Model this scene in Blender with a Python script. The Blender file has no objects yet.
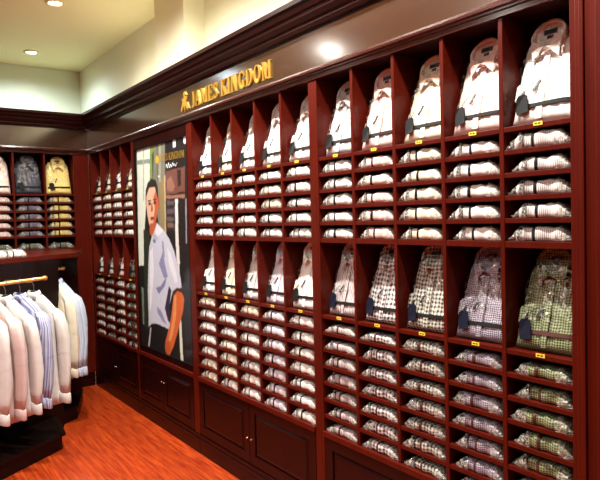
import bpy, math, random
from mathutils import Vector, Matrix

sc = bpy.context.scene
col = sc.collection
PI = math.pi

# ------------------------------------------------------------------ camera
cam_data = bpy.data.cameras.new('camera')
cam = bpy.data.objects.new('camera', cam_data)
col.objects.link(cam)
cam_data.sensor_width = 36.0
cam_data.lens = 593.05 / 600 * 36
cam_data.clip_start = 0.02
F = Vector((-0.80537641, 0.5917882, -0.03399345))
R = Vector((0.59262379, 0.80510721, -0.02448339))
U = Vector((-0.01287939, 0.03986367, 0.99912212))
M4 = Matrix.Identity(4)
for i in range(3):
    M4[i][0] = R[i]; M4[i][1] = U[i]; M4[i][2] = -F[i]
M4[0][3], M4[1][3], M4[2][3] = 6.13188, -1.86588, 1.64223
cam.matrix_world = M4
sc.camera = cam

# ------------------------------------------------------------------ world and exposure
world = bpy.data.worlds.new('world')
sc.world = world
world.use_nodes = True
world.node_tree.nodes['Background'].inputs[0].default_value = (1.0, 0.9, 0.78, 1)
world.node_tree.nodes['Background'].inputs[1].default_value = 0.02
sc.view_settings.view_transform = 'Standard'
sc.view_settings.look = 'None'
sc.view_settings.gamma = 1.0
sc.view_settings.use_curve_mapping = False
sc.view_settings.exposure = 0.02

CEIL = 3.55
LAMP_POWER = 300
# ceiling downlights: (x, y, colour, power factor)
WARM, COOL = (1.0, 0.96, 0.87), (0.70, 0.88, 1.0)
DOWNLIGHTS = [
    (-0.86, -0.31, COOL, 0.42), (0.78, -0.47, WARM, 0.30), (2.30, -0.66, WARM, 1.1),
    (3.65, -0.68, WARM, 1.2), (4.95, -0.70, WARM, 1.0),
    (-0.51, -1.95, COOL, 0.22), (1.04, -2.35, WARM, 0.25), (2.7, -3.3, WARM, 0.7), (4.3, -2.35, WARM, 0.35), (0.9, -4.6, WARM, 0.8), (3.6, -4.8, WARM, 0.8),  # last two are unseen lamps, added to brighten the ceiling by floor bounce
]
COVE_POWER = 10      # strip light lying on top of the right cabinets
# ------------------------------------------------------------------ materials
def srgb(r, g, b):
    f = lambda c: (c / 255 / 12.92) if c / 255 <= 0.04045 else ((c / 255 + 0.055) / 1.055) ** 2.4
    return (f(r), f(g), f(b), 1)

def new_mat(name):
    m = bpy.data.materials.new(name); m.use_nodes = True
    nt = m.node_tree
    return m, nt, nt.nodes['Principled BSDF']

def simple(name, c, rough=0.5, metal=0.0, coat=0.0, spec=0.5):
    m, nt, b = new_mat(name)
    b.inputs['Base Color'].default_value = c
    b.inputs['Roughness'].default_value = rough
    b.inputs['Metallic'].default_value = metal
    b.inputs['Coat Weight'].default_value = coat
    b.inputs['Specular IOR Level'].default_value = spec
    n = nt.nodes.new('ShaderNodeTexNoise'); n.inputs['Scale'].default_value = 40
    bp = nt.nodes.new('ShaderNodeBump'); bp.inputs['Strength'].default_value = 0.04; bp.inputs['Distance'].default_value = 0.002
    nt.links.new(n.outputs['Fac'], bp.inputs['Height']); nt.links.new(bp.outputs['Normal'], b.inputs['Normal'])
    return m

def wood(name, ca, cb, rough=0.3, coat=0.4, scale=(14, 14, 1.5), coat_rough=0.12):
    m, nt, b = new_mat(name); L = nt.links.new
    tc = nt.nodes.new('ShaderNodeTexCoord')
    mp = nt.nodes.new('ShaderNodeMapping'); mp.inputs['Scale'].default_value = scale
    n = nt.nodes.new('ShaderNodeTexNoise'); n.inputs['Scale'].default_value = 3; n.inputs['Detail'].default_value = 5
    cr = nt.nodes.new('ShaderNodeValToRGB')
    cr.color_ramp.elements[0].position = 0.3; cr.color_ramp.elements[0].color = ca
    cr.color_ramp.elements[1].position = 0.72; cr.color_ramp.elements[1].color = cb
    L(tc.outputs['Object'], mp.inputs[0]); L(mp.outputs[0], n.inputs['Vector'])
    L(n.outputs['Fac'], cr.inputs[0]); L(cr.outputs[0], b.inputs['Base Color'])
    b.inputs['Roughness'].default_value = rough
    b.inputs['Coat Weight'].default_value = coat
    b.inputs['Coat Roughness'].default_value = coat_rough
    b.inputs['Specular IOR Level'].default_value = 0.12
    return m

def fabric(name, base, stripe=None, check=None, period=0.012, rough=0.75, coat=0.5, duty=0.0):
    """cloth, striped or checked in its weave, with a glossy wrinkled film where coat > 0"""
    m, nt, b = new_mat(name); L = nt.links.new
    tc = nt.nodes.new('ShaderNodeTexCoord')
    sp = nt.nodes.new('ShaderNodeSeparateXYZ'); L(tc.outputs['Object'], sp.inputs[0])
    def wave(sock, p):
        a = nt.nodes.new('ShaderNodeMath'); a.operation = 'MULTIPLY'; a.inputs[1].default_value = 2 * PI / p; L(sock, a.inputs[0])
        s = nt.nodes.new('ShaderNodeMath'); s.operation = 'SINE'; L(a.outputs[0], s.inputs[0])
        g = nt.nodes.new('ShaderNodeMapRange'); g.inputs[1].default_value = duty - 0.25; g.inputs[2].default_value = duty + 0.25
        L(s.outputs[0], g.inputs[0])
        return g.outputs[0]
    if stripe or check:
        c2 = stripe or check
        f = wave(sp.outputs[0], period)
        if check:
            ad = nt.nodes.new('ShaderNodeMath'); ad.operation = 'SUBTRACT'
            L(sp.outputs[2], ad.inputs[0]); L(sp.outputs[1], ad.inputs[1])
            f2 = wave(ad.outputs[0], period)
            s2 = nt.nodes.new('ShaderNodeMath'); s2.operation = 'ADD'; L(f, s2.inputs[0]); L(f2, s2.inputs[1])
            s3 = nt.nodes.new('ShaderNodeMath'); s3.operation = 'MULTIPLY'; s3.inputs[1].default_value = 0.5; L(s2.outputs[0], s3.inputs[0])
            f = s3.outputs[0]
        mx = nt.nodes.new('ShaderNodeMix'); mx.data_type = 'RGBA'
        mx.inputs[6].default_value = base; mx.inputs[7].default_value = c2
        L(f, mx.inputs[0]); L(mx.outputs[2], b.inputs['Base Color'])
    else:
        b.inputs['Base Color'].default_value = base
    b.inputs['Roughness'].default_value = rough
    n = nt.nodes.new('ShaderNodeTexNoise'); n.inputs['Scale'].default_value = 30 if coat else 9
    n.inputs['Detail'].default_value = 3; n.inputs['Distortion'].default_value = 1.2
    L(tc.outputs['Object'], n.inputs['Vector'])
    bp = nt.nodes.new('ShaderNodeBump'); bp.inputs['Strength'].default_value = 0.55; bp.inputs['Distance'].default_value = 0.006 if coat else 0.012
    L(n.outputs['Fac'], bp.inputs['Height'])
    if coat:
        b.inputs['Coat Weight'].default_value = coat
        b.inputs['Coat Roughness'].default_value = 0.1
        L(bp.outputs['Normal'], b.inputs['Coat Normal'])
    else:
        L(bp.outputs['Normal'], b.inputs['Normal'])
    return m

MAHOGANY = wood('mahogany', (0.064, 0.0047, 0.0015, 1), (0.088, 0.0066, 0.0022, 1), 0.36, 0.10)
DARK_WOOD = wood('dark mahogany', (0.011, 0.0014, 0.0012, 1), (0.018, 0.0024, 0.0018, 1), 0.28, 0.10)
FRIEZE_WOOD = wood('polished mahogany', (0.022, 0.008, 0.002, 1), (0.034, 0.012, 0.003, 1), 0.3, 1.0, (1, 1, 6), 0.15)
FRIEZE_WOOD.node_tree.nodes['Principled BSDF'].inputs['Coat IOR'].default_value = 3.0
MOULD_WOOD = wood('glossy moulding mahogany', (0.030, 0.003, 0.0015, 1), (0.046, 0.0055, 0.002, 1), 0.3, 0.9, (14, 14, 1.5), 0.16)
BACK_WOOD = wood('unlacquered dark board', (0.012, 0.0016, 0.0014, 1), (0.020, 0.0026, 0.002, 1), 0.6, 0.0)
BLACK_WOOD = wood('black brown wood', (0.005, 0.0015, 0.0015, 1), (0.010, 0.003, 0.002, 1), 0.45, 0.1)
PLASTER = simple('cream plaster', (0.90, 0.82, 0.46, 1), 0.9)
WALL_PAINT = simple('pale wall paint', (0.80, 0.79, 0.60, 1), 0.9)
GOLD = simple('gold lettering', (0.52, 0.30, 0.045, 1), 0.3, 0.55)
BRASS = simple('brass rail', (0.72, 0.36, 0.12, 1), 0.3, 0.6)
CHROME = simple('chrome', (0.8, 0.8, 0.8, 1), 0.2, 1.0)
BLACK = simple('black plastic', (0.012, 0.012, 0.013, 1), 0.4)
BAND = simple('charcoal paper band', (0.010, 0.010, 0.009, 1), 0.6, 0, 0.0, .12)
BROWN_BAND = simple('brown paper band', (0.07, 0.02, 0.014, 1), 0.5, 0, 0.0, .3)
TAG_NAVY = simple('navy hang tag', (0.005, 0.006, 0.018, 1), 0.6, 0, 0.0, .12)
TAG_GREY = simple('grey hang tag', (0.008, 0.008, 0.009, 1), 0.6, 0, 0.0, .12)
PAPER_TAG = simple('pale paper tag', (0.6, 0.62, 0.66, 1), 0.6)
YELLOW = simple('yellow ticket paper', (0.85, 0.68, 0.06, 1), 0.6)
BUTTON = simple('pearl button', (0.85, 0.85, 0.78, 1), 0.25, 0, 0.8)

def plastic_mat(name, lo, hi, p0, p1, sc_):
    m, nt, b = new_mat(name); L = nt.links.new
    b.inputs['Base Color'].default_value = (0.75, 0.72, 0.66, 1)
    b.inputs['Roughness'].default_value = 0.12
    b.inputs['Specular IOR Level'].default_value = 1.0
    b.inputs['Coat Weight'].default_value = 1.0
    n = nt.nodes.new('ShaderNodeTexNoise'); n.inputs['Scale'].default_value = sc_; n.inputs['Distortion'].default_value = 2
    tc = nt.nodes.new('ShaderNodeTexCoord'); L(tc.outputs['Object'], n.inputs['Vector'])
    bp = nt.nodes.new('ShaderNodeBump'); bp.inputs['Strength'].default_value = 0.9; bp.inputs['Distance'].default_value = 0.008
    L(n.outputs['Fac'], bp.inputs['Height']); L(bp.outputs['Normal'], b.inputs['Normal']); L(bp.outputs['Normal'], b.inputs['Coat Normal'])
    cr = nt.nodes.new('ShaderNodeValToRGB')
    cr.color_ramp.elements[0].position = p0; cr.color_ramp.elements[0].color = (lo, lo, lo, 1)
    cr.color_ramp.elements[1].position = p1; cr.color_ramp.elements[1].color = (hi, hi, hi, 1)
    L(n.outputs['Fac'], cr.inputs[0]); L(cr.outputs[0], b.inputs['Alpha'])
    return m
FILM = plastic_mat('crumpled clear film', .14, .6, .47, .64, 45)
FILM_THIN = plastic_mat('thin clear film',   .0, .36, .56, .68, 26)

def floor_mat():
    m, nt, b = new_mat('orange laminate planks'); L = nt.links.new
    tc = nt.nodes.new('ShaderNodeTexCoord')
    mp = nt.nodes.new('ShaderNodeMapping'); mp.inputs['Scale'].default_value = (1.2, 16, 1)
    L(tc.outputs['Object'], mp.inputs[0])
    n = nt.nodes.new('ShaderNodeTexNoise'); n.inputs['Scale'].default_value = 3.5; n.inputs['Detail'].default_value = 6
    L(mp.outputs[0], n.inputs['Vector'])
    cr = nt.nodes.new('ShaderNodeValToRGB')
    cr.color_ramp.elements[0].position = 0.35; cr.color_ramp.elements[0].color = (0.30, 0.022, 0.004, 1)
    cr.color_ramp.elements[1].position = 0.7; cr.color_ramp.elements[1].color = (0.55, 0.075, 0.008, 1)
    L(n.outputs['Fac'], cr.inputs[0])
    br = nt.nodes.new('ShaderNodeTexBrick'); br.inputs['Scale'].default_value = 1
    br.inputs['Color1'].default_value = (1, 1, 1, 1); br.inputs['Color2'].default_value = (0.84, 0.80, 0.8, 1)
    br.inputs['Mortar'].default_value = (0.45, 0.3, 0.3, 1); br.inputs['Mortar Size'].default_value = 0.0022
    br.inputs['Brick Width'].default_value = 1.2; br.inputs['Row Height'].default_value = 0.095
    L(tc.outputs['Object'], br.inputs['Vector'])
    mx = nt.nodes.new('ShaderNodeMix'); mx.data_type = 'RGBA'; mx.blend_type = 'MULTIPLY'; mx.inputs[0].default_value = 1
    L(cr.outputs[0], mx.inputs[6]); L(br.outputs['Color'], mx.inputs[7]); L(mx.outputs[2], b.inputs['Base Color'])
    b.inputs['Roughness'].default_value = 0.38
    b.inputs['Coat Weight'].default_value = 0.15
    return m
FLOOR = floor_mat()

def emit(name, c, s):
    m, nt, b = new_mat(name)
    b.inputs['Emission Color'].default_value = (*c, 1); b.inputs['Emission Strength'].default_value = s
    return m

# ------------------------------------------------------------------ mesh building
class MB:
    def __init__(s, off=(0, 0, 0)):
        s.v = []; s.f = []; s.off = off
    def add(s, vs, fs):
        k = len(s.v)
        s.v += [(a - s.off[0], b - s.off[1], c - s.off[2]) for a, b, c in vs]
        s.f += [tuple(i + k for i in f) for f in fs]
        return s
    def box(s, x0, x1, y0, y1, z0, z1):
        return s.add([(x0, y0, z0), (x1, y0, z0), (x1, y1, z0), (x0, y1, z0), (x0, y0, z1), (x1, y0, z1), (x1, y1, z1), (x0, y1, z1)],
                     [(3, 2, 1, 0), (4, 5, 6, 7), (0, 1, 5, 4), (1, 2, 6, 5), (2, 3, 7, 6), (3, 0, 4, 7)])
    def raised(s, x0, x1, z0, z1, y0, y1, b):
        """panel whose front at y1 is chamfered back to y0 over a border b"""
        o = [(x0, y0, z0), (x1, y0, z0), (x1, y0, z1), (x0, y0, z1)]
        i = [(x0 + b, y1, z0 + b), (x1 - b, y1, z0 + b), (x1 - b, y1, z1 - b), (x0 + b, y1, z1 - b)]
        return s.add(o + i, [(4, 5, 6, 7), (0, 1, 5, 4), (1, 2, 6, 5), (2, 3, 7, 6), (3, 0, 4, 7), (3, 2, 1, 0)])
    def prism(s, pts, z0, z1):
        n = len(pts)
        return s.add([(x, y, z0) for x, y in pts] + [(x, y, z1) for x, y in pts],
                     [tuple(range(n))[::-1], tuple(range(n, 2 * n))] + [(i, (i + 1) % n, n + (i + 1) % n, n + i) for i in range(n)])
    def plate(s, pts, y0, y1):
        """outline in x,z given a thickness in y (front y0, back y1)"""
        n = len(pts)
        return s.add([(x, y0, z) for x, z in pts] + [(x, y1, z) for x, z in pts],
                     [tuple(range(n)), tuple(range(n, 2 * n))[::-1]] + [(i, n + i, n + (i + 1) % n, (i + 1) % n) for i in range(n)])
    def loft(s, rings, cap=True, closed=True):
        n = len(rings[0]); vs = [p for r in rings for p in r]; fs = []
        for k in range(len(rings) - 1):
            for i in range(n if closed else n - 1):
                j = (i + 1) % n
                fs.append((k * n + i, k * n + j, (k + 1) * n + j, (k + 1) * n + i))
        if cap and closed:
            fs.append(tuple(range(n))[::-1]); fs.append(tuple(range((len(rings) - 1) * n, len(rings) * n)))
        return s.add(vs, fs)
    def tube(s, pts, r, n=8):
        rings = []
        pts = [Vector(p) for p in pts]
        for i, p in enumerate(pts):
            d = (pts[min(i + 1, len(pts) - 1)] - pts[max(i - 1, 0)]).normalized()
            a = d.cross(Vector((0, 0, 1)))
            if a.length < 0.1: a = d.cross(Vector((1, 0, 0)))
            a.normalize(); b = d.cross(a)
            rr = r[i] if isinstance(r, (list, tuple)) else r
            rings.append([tuple(p + a * rr * math.cos(t) + b * rr * math.sin(t)) for t in [2 * PI * k / n for k in range(n)]])
        return s.loft(rings)
    def grid(s, fn, nu, nv):
        vs = [fn(i / nu, j / nv) for j in range(nv + 1) for i in range(nu + 1)]
        return s.add(vs, [(j * (nu + 1) + i, j * (nu + 1) + i + 1, (j + 1) * (nu + 1) + i + 1, (j + 1) * (nu + 1) + i) for j in range(nv) for i in range(nu)])
    def mesh(s, name, mat, smooth=False):
        me = bpy.data.meshes.new(name); me.from_pydata(s.v, [], s.f); me.update()
        import bmesh
        bm = bmesh.new(); bm.from_mesh(me)
        if smooth != 'open': bmesh.ops.recalc_face_normals(bm, faces=bm.faces)
        bm.to_mesh(me); bm.free()
        if smooth:
            for p in me.polygons: p.use_smooth = True
        if mat: me.materials.append(mat)
        return me
    def build(s, name, mat, parent=None, smooth=False, bevel=0):
        o = bpy.data.objects.new(name, s.mesh(name, mat, smooth)); col.objects.link(o)
        if parent: o.parent = parent
        if bevel:
            md = o.modifiers.new('bevel', 'BEVEL'); md.width = bevel; md.segments = 2; md.limit_method = 'ANGLE'
        return o

def part(name, me, parent, mat=None, loc=(0, 0, 0), bevel=0):
    """another object over an existing mesh, its material its own"""
    o = bpy.data.objects.new(name, me); col.objects.link(o); o.parent = parent; o.location = loc
    if mat:
        o.material_slots[0].link = 'OBJECT'; o.material_slots[0].material = mat
    if bevel:
        md = o.modifiers.new('bevel', 'BEVEL'); md.width = bevel; md.segments = 2; md.limit_method = 'ANGLE'
    return o
def tag(o, label, cat, group=None):
    o['label'] = label; o['category'] = cat
    if group: o['group'] = group
    return o
def thing(name, label, cat, loc=(0, 0, 0), rot=(0, 0, 0), group=None):
    o = bpy.data.objects.new(name, None); col.objects.link(o)
    o.empty_display_size = 0.05; o.location = loc; o.rotation_euler = rot
    return tag(o, label, cat, group)
def struct(o):
    o['kind'] = 'structure'; return o

# ------------------------------------------------------------------ the room
BX = -1.5      # back wall plane
WY = 0.38      # right wall plane
struct(MB().box(BX - .1, 9, -7, WY + .1, -0.1, 0).build('floor', FLOOR))
struct(MB().box(BX - .1, 9, -7, WY + .1, CEIL, CEIL + .1).build('ceiling', PLASTER))
struct(MB().box(BX, 9, WY, WY + .1, 0, CEIL).build('wall_right', WALL_PAINT))
struct(MB().box(BX - .1, BX, -7, WY + .1, 0, CEIL).build('wall_back', WALL_PAINT))
struct(MB().box(1.31, 1.868, 0.20, WY, 2.762, CEIL).build('trim_1', WALL_PAINT))

names = ['recessed ceiling downlight with a cool white glow above the back shelving',
         'ceiling downlight second from the back in the row beside the shirt wall',
         'ceiling downlight above the framed poster end of the shirt wall, third from the back',
         'ceiling downlight above the striped shirts, fourth from the back beside the shirt wall',
         'ceiling downlight nearest the camera beside the shirt wall',
         'ceiling downlight over the aisle behind the hanging rack',
         'ceiling downlight over the hanging rack, mirrored in the polished frieze',
         'ceiling downlight over the open floor left of the aisle',
         'ceiling downlight over the open floor nearest the camera',
         'added ceiling fill lamp far left over the open floor towards the back wall',
         'added ceiling fill lamp far left over the open floor beside the camera']
LENS_C = emit('cool lamp lens', (0.8, 0.92, 1.0), 22)
LENS_W = emit('warm lamp lens', (1.0, 0.93, 0.8), 30)
for (x, y, c, p), lab in zip(DOWNLIGHTS, names):
    t = thing('ceiling_downlight', lab, 'ceiling light', (x, y, CEIL), group='recessed ceiling downlights')
    ring = []
    n = 24
    for rr, zz in ((0.052, -0.004), (0.058, -0.012), (0.078, -0.010), (0.082, -0.001), (0.052, -0.001)):
        ring.append([(rr * math.cos(2 * PI * k / n), rr * math.sin(2 * PI * k / n), zz) for k in range(n)])
    ring.append(ring[0])
    MB().loft(ring, cap=False).build('trim_ring', PLASTER, t, True)
    MB().prism([(0.051 * math.cos(2 * PI * k / n), 0.051 * math.sin(2 * PI * k / n)) for k in range(n)], -0.006, -0.002).build('lens', LENS_C if c is COOL else LENS_W, t)
    ld = bpy.data.lights.new('downlight_bulb', 'SPOT'); ld.energy = LAMP_POWER * p; ld.color = c
    ld.spot_size = math.radians(165); ld.spot_blend = 1.0; ld.shadow_soft_size = 0.05
    lo = bpy.data.objects.new('bulb', ld); col.objects.link(lo); lo.parent = t; lo.location = (0, 0, -0.06)

cv = thing('cove_light', 'strip light lying on top of the right cabinets, hidden behind the cornice', 'cove light', (2.6, .16, 2.747))
MB((2.6, .16, 2.747)).box(.3, 4.9, .145, .175, 2.7475, 2.765).build('housing', PLASTER, cv)
MB((2.6, .16, 2.747)).box(.31, 4.89, .15, .17, 2.7655, 2.775).build('tube', emit('cove tube', (1, .93, .72), 3), cv)
for cxx in (.95, 2.05, 3.15, 4.25):
    ld = bpy.data.lights.new('cove_strip', 'AREA'); ld.shape = 'RECTANGLE'; ld.size = 1.1; ld.size_y = .04
    ld.energy = COVE_POWER / 4; ld.color = (1.0, .93, .74)
    lo = bpy.data.objects.new('strip_bulb', ld); col.objects.link(lo); lo.parent = cv; lo.location = (cxx - 2.6, 0, .035); lo.rotation_euler = (PI, 0, 0)

# ------------------------------------------------------------------ cornice and frieze
CORN = [(0.0, 2.600), (-.022, 2.604), (-.030, 2.622), (-.030, 2.634), (-.040, 2.640), (-.052, 2.662), (-.054, 2.680),
        (-.064, 2.686), (-.074, 2.712), (-.084, 2.722), (-.084, 2.746)]
MOULD = [(0.004, 2.348), (-.006, 2.350), (-.006, 2.368), (-.014, 2.372), (-.014, 2.378), (-.024, 2.384), (-.024, 2.394),
         (-.014, 2.400), (-.010, 2.408), (0.004, 2.412)]
def run(prof, back, x0, x1, mitre):
    """profile (y,z) swept along x; mitre = which end is cut back by its own projection for the inner corner"""
    pts = list(prof) + [(back, prof[-1][1]), (back, prof[0][1])]
    a = [((x0 - (y if y < 0 else 0)) if mitre == 0 else x0, y, z) for y, z in pts]
    b = [((x1 + (y if y < 0 else 0)) if mitre == 1 else x1, y, z) for y, z in pts]
    return MB().loft([a, b])
XE = 6.1
cr = thing('cornice', 'dark moulded cornice and glossy frieze along the top of the right shirt wall', 'cornice', (0, 0, 0))
run(CORN, WY - .005, 0.001, XE, 0).build('crown_moulding', DARK_WOOD, cr)
MB().box(-0.0029, XE, 0.003, 0.05, 2.413, 2.599).build('frieze', FRIEZE_WOOD, cr)
run(MOULD, 0.05, 0.001, XE, 0).build('lower_moulding', MOULD_WOOD, cr)
cb = thing('cornice', 'red brown moulded cornice and frieze above the back wall shelving', 'cornice', (0, 0, 0), (0, 0, PI / 2))
run(CORN, 0.40, -3.0, -0.001, 1).build('crown_moulding', DARK_WOOD, cb)
MB().box(-3.0, 0.0028, 0.003, 0.05, 2.413, 2.599).build('frieze', FRIEZE_WOOD, cb)
run(MOULD, 0.05, -3.0, -0.001, 1).build('lower_moulding', MOULD_WOOD, cb)

# ------------------------------------------------------------------ wall cabinets
DEP = 0.30
ZT = 2.347
UP = [1.955, 1.874, 1.792, 1.711, 1.629]          # tops of the boards under each compartment, upper half
MID = 1.547
LOW = [1.155, 1.0695, 0.984, 0.8985, 0.813, 0.7275, 0.642]
BOT = 0.557
def cabinet(label, x0, x1, stiles, divs, opens, lows=True, doors=True, loc=None, rot=(0, 0, 0), bottom=BOT, panel_only=False):
    t = thing('display_cabinet', label, 'cabinet', loc or (x0, 0, 0), rot)
    off = (x0, 0, 0) if loc is None else (0, 0, 0)
    def bx(name, a, b, y0, y1, z0, z1, mat, bev=0.0015, par=None):
        return MB(off).box(a, b, y0, y1, z0, z1).build(name, mat, par or t, bevel=bev)
    for a, b in stiles:
        bx('stile', a, b, 0.0, DEP, 0.14, ZT, MAHOGANY)
    zb = bottom
    bx('top_board', x0 + .001, x1 - .001, .004, DEP + .018, ZT + .0005, ZT + .020, BACK_WOOD, 0)
    for a in divs:
        bx('divider', a, a + .018, 0.003, DEP, zb + .001, ZT, MAHOGANY)
    bx('back_panel', x0 + .002, x1 - .002, DEP + .001, DEP + .018, 0.14, ZT, BACK_WOOD, 0)
    for a, b in opens:
        for z in UP: bx('shelf', a + .0005, b - .0005, 0.004, DEP, z - .018, z, MAHOGANY)
        bx('shelf', a + .0005, b - .0005, 0.004, DEP, MID - .024, MID, MAHOGANY)
        if lows:
            for z in LOW: bx('shelf', a + .0005, b - .0005, 0.004, DEP, z - .018, z, MAHOGANY)
    xi0 = stiles[0][1]; xi1 = stiles[-1][0]
    if not panel_only: bx('bottom_board', xi0 + .001, xi1 - .001, -0.008, DEP, zb - .030, zb, MAHOGANY, 0.003)
    if doors:
        mid = (xi0 + xi1) / 2
        for a, b, s in ((xi0 + .003, mid - .002, 1), (mid + .002, xi1 - .003, -1)):
            d = bx('door', a, b, 0.006, 0.026, 0.146, zb - .034, DARK_WOOD, 0.002)
            fr = .062
            m = MB(off)
            m.box(a, b, -.001, .006, .146, .146 + fr); m.box(a, b, -.001, .006, zb - .034 - fr * .85, zb - .034)
            m.box(a, a + fr, -.001, .006, .146 + fr, zb - .034 - fr * .85); m.box(b - fr, b, -.001, .006, .146 + fr, zb - .034 - fr * .85)
            m.build('door_frame', DARK_WOOD, d, bevel=.002)
            MB(off).raised(a + fr + .004, b - fr - .004, .146 + fr + .004, zb - .034 - fr * .85 - .004, .006, -.003, .022).build('raised_panel', DARK_WOOD, d)
            kx = (b - .022) if s == 1 else (a + .022)
            MB(off).loft([[(kx + r * math.cos(q), y, .30 + r * math.sin(q)) for q in [PI * k / 5 for k in range(10)]] for r, y in ((.006, -.001), (.006, -.006), (.004, -.009))]).build('lock', CHROME, d, True)
    m = MB(off)
    m.box(x0, x1, -.004, DEP, 0.0, 0.100); m.box(x0, x1, -.010, DEP, 0.100, 0.112); m.box(x0, x1, -.004, DEP, .112, .139)
    m.build('plinth', DARK_WOOD, t, bevel=.003)
    return t

G = 0.0004
# bay beside the corner
b1div = [.06 + .28 * k for k in range(1, 4)]
b1 = [(.060, .340)] + [(.358 + .28 * k, .62 + .28 * k) for k in range(3)]
cabinet('narrow-looking mahogany shirt cabinet between the room corner and the poster', 0.0, 1.19, [(-.004, .06), (1.18, 1.19 - G)], b1div, b1)
# the poster bay
pb = thing('poster_cabinet', 'dark wood cabinet with two low doors that frames the tall poster', 'cabinet', (1.19, 0, 0))
o = (1.19, 0, 0)
MB(o).box(1.191, 1.225, 0, DEP, .14, ZT).build('stile', MAHOGANY, pb, bevel=.0015)
MB(o).box(2.262, 2.3415, 0, DEP, .14, ZT).build('stile', MAHOGANY, pb, bevel=.0015)
MB(o).box(1.2255, 2.2615, 0.004, DEP, 2.272, ZT).build('top_rail', DARK_WOOD, pb, bevel=.002)
MB(o).box(1.2255, 2.2615, 0.030, DEP, .60, 2.2715).build('back_panel', BACK_WOOD, pb)
MB(o).box(1.2255, 2.2615, -0.006, DEP, .528, .560).build('sill', MAHOGANY, pb, bevel=.003)
MB(o).box(1.2255, 2.2615, 0.006, DEP, .5605, .5995).build('bottom_rail', DARK_WOOD, pb)
for a, b, s in ((1.228, 1.712, 1), (1.716, 2.259, -1)):
    d = MB(o).box(a, b, .006, .026, .146, .523).build('door', DARK_WOOD, pb)
    m = MB(o); fr = .062
    m.box(a, b, -.001, .006, .146, .208); m.box(a, b, -.001, .006, .47, .523); m.box(a, a + fr, -.001, .006, .208, .47); m.box(b - fr, b, -.001, .006, .208, .47)
    m.build('door_frame', DARK_WOOD, d, bevel=.002)
    MB(o).raised(a + .066, b - .066, .212, .466, .006, -.003, .022).build('raised_panel', DARK_WOOD, d)
    kx = (b - .022) if s == 1 else (a + .022)
    MB(o).loft([[(kx + r * math.cos(q), y, .38 + r * math.sin(q)) for q in [PI * k / 5 for k in range(10)]] for r, y in ((.006, -.001), (.006, -.006), (.004, -.009))]).build('lock', CHROME, d, True)
m = MB(o); m.box(1.19, 2.3415, -.004, DEP, 0, .1); m.box(1.19, 2.3415, -.010, DEP, .1, .112); m.box(1.19, 2.3415, -.004, DEP, .112, .139)
m.build('plinth', DARK_WOOD, pb, bevel=.003)
# five-column bay right of the poster
b2 = [(2.3425 if k == 0 else 2.36 + .27 * k, 2.612 + .27 * k) for k in range(5)]
cabinet('mahogany cabinet of pale shirts just right of the poster', 2.342, 3.742, [(2.3422, 2.3424), (3.692, 3.742 - G)],
        [2.612 + .27 * k for k in range(4)], b2)
b2 = [(2.3425 if k == 0 else 2.342 + .27 * k + .018, 2.612 + .27 * k) for k in range(5)]
# five-column bay nearest the camera, with its pilaster
cab3 = cabinet('mahogany cabinet with pale shirts above checked shirts, nearest the camera', 3.742, 5.36, [(3.7424, 3.761), (5.093, 5.36)],
        [4.013 + .27 * k for k in range(4)], [])
o3 = (3.742, 0, 0)
b3 = [(3.761 + .27 * k + (0 if k == 0 else -.000), 4.013 + .27 * k) for k in range(4)] + [(4.841, 5.093)]
for k, (a, b) in enumerate(b3):
    for z in UP + LOW: MB(o3).box(a + .0005, b - .0005, .004, DEP, z - .018, z).build('shelf', MAHOGANY, cab3, bevel=.0015)
    MB(o3).box(a + .0005, b - .0005, .004, DEP, MID - .024, MID).build('shelf', MAHOGANY, cab3, bevel=.0015)
m = MB(o3)
m.box(5.116, 5.345, -.012, -.0002, .15, ZT - .002)
m.box(5.133, 5.149, -.020, -.012, .15, ZT - .002); m.box(5.185, 5.33, -.020, -.012, .15, ZT - .002)
m.build('pilaster_moulding', MAHOGANY, cab3, bevel=.003)
# next cabinet beyond the right edge of the view only shows its stile; back wall cabinet
bkd = [-.433 - .28 * k for k in range(4)]
bko = [(-.415, -.153)] + [(-.695 - .28 * k, -.433 - .28 * k) for k in range(3)]
bk = thing('display_cabinet', 'mahogany shirt cabinet on the back wall behind the hanging garments', 'cabinet', (0, 0, 0), (0, 0, PI / 2))
for a, b in ((-.153, -.0006), (-1.60, -1.273 - .0)):
    MB().box(a, b, 0, DEP, .14, ZT).build('stile', MAHOGANY, bk, bevel=.0015)
for a in bkd[:3]: MB().box(a, a + .018, .003, DEP, 1.421, ZT).build('divider', MAHOGANY, bk, bevel=.0015)
MB().box(-1.6, -.003, DEP + .001, DEP + .018, .14, ZT).build('back_panel', BACK_WOOD, bk)
MB().box(-1.6, -.003, .004, DEP + .018, ZT + .0005, ZT + .02).build('top_board', BACK_WOOD, bk)
bko = [(-.415, -.1535), (-.695, -.4335), (-.975, -.7135), (-1.2725, -.9935)]
for a, b in bko:
    for z in UP + [MID]: MB().box(a + .0005, b - .0005, .004, DEP, z - .018, z).build('shelf', MAHOGANY, bk, bevel=.0015)
MB().box(-1.2725, -.1535, -.004, DEP, 1.39, 1.42).build('bottom_board', MAHOGANY, bk, bevel=.002)
MB().box(-1.2725, -.1535, .02, .04, .14, 1.389).build('lower_panel', BACK_WOOD, bk)
m = MB(); m.box(-1.6, -.0108, -.004, DEP, 0, .1); m.box(-1.6, -.0108, -.010, DEP, .1, .112); m.box(-1.6, -.0108, -.004, DEP, .112, .139)
m.build('plinth', DARK_WOOD, bk, bevel=.003)

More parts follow.
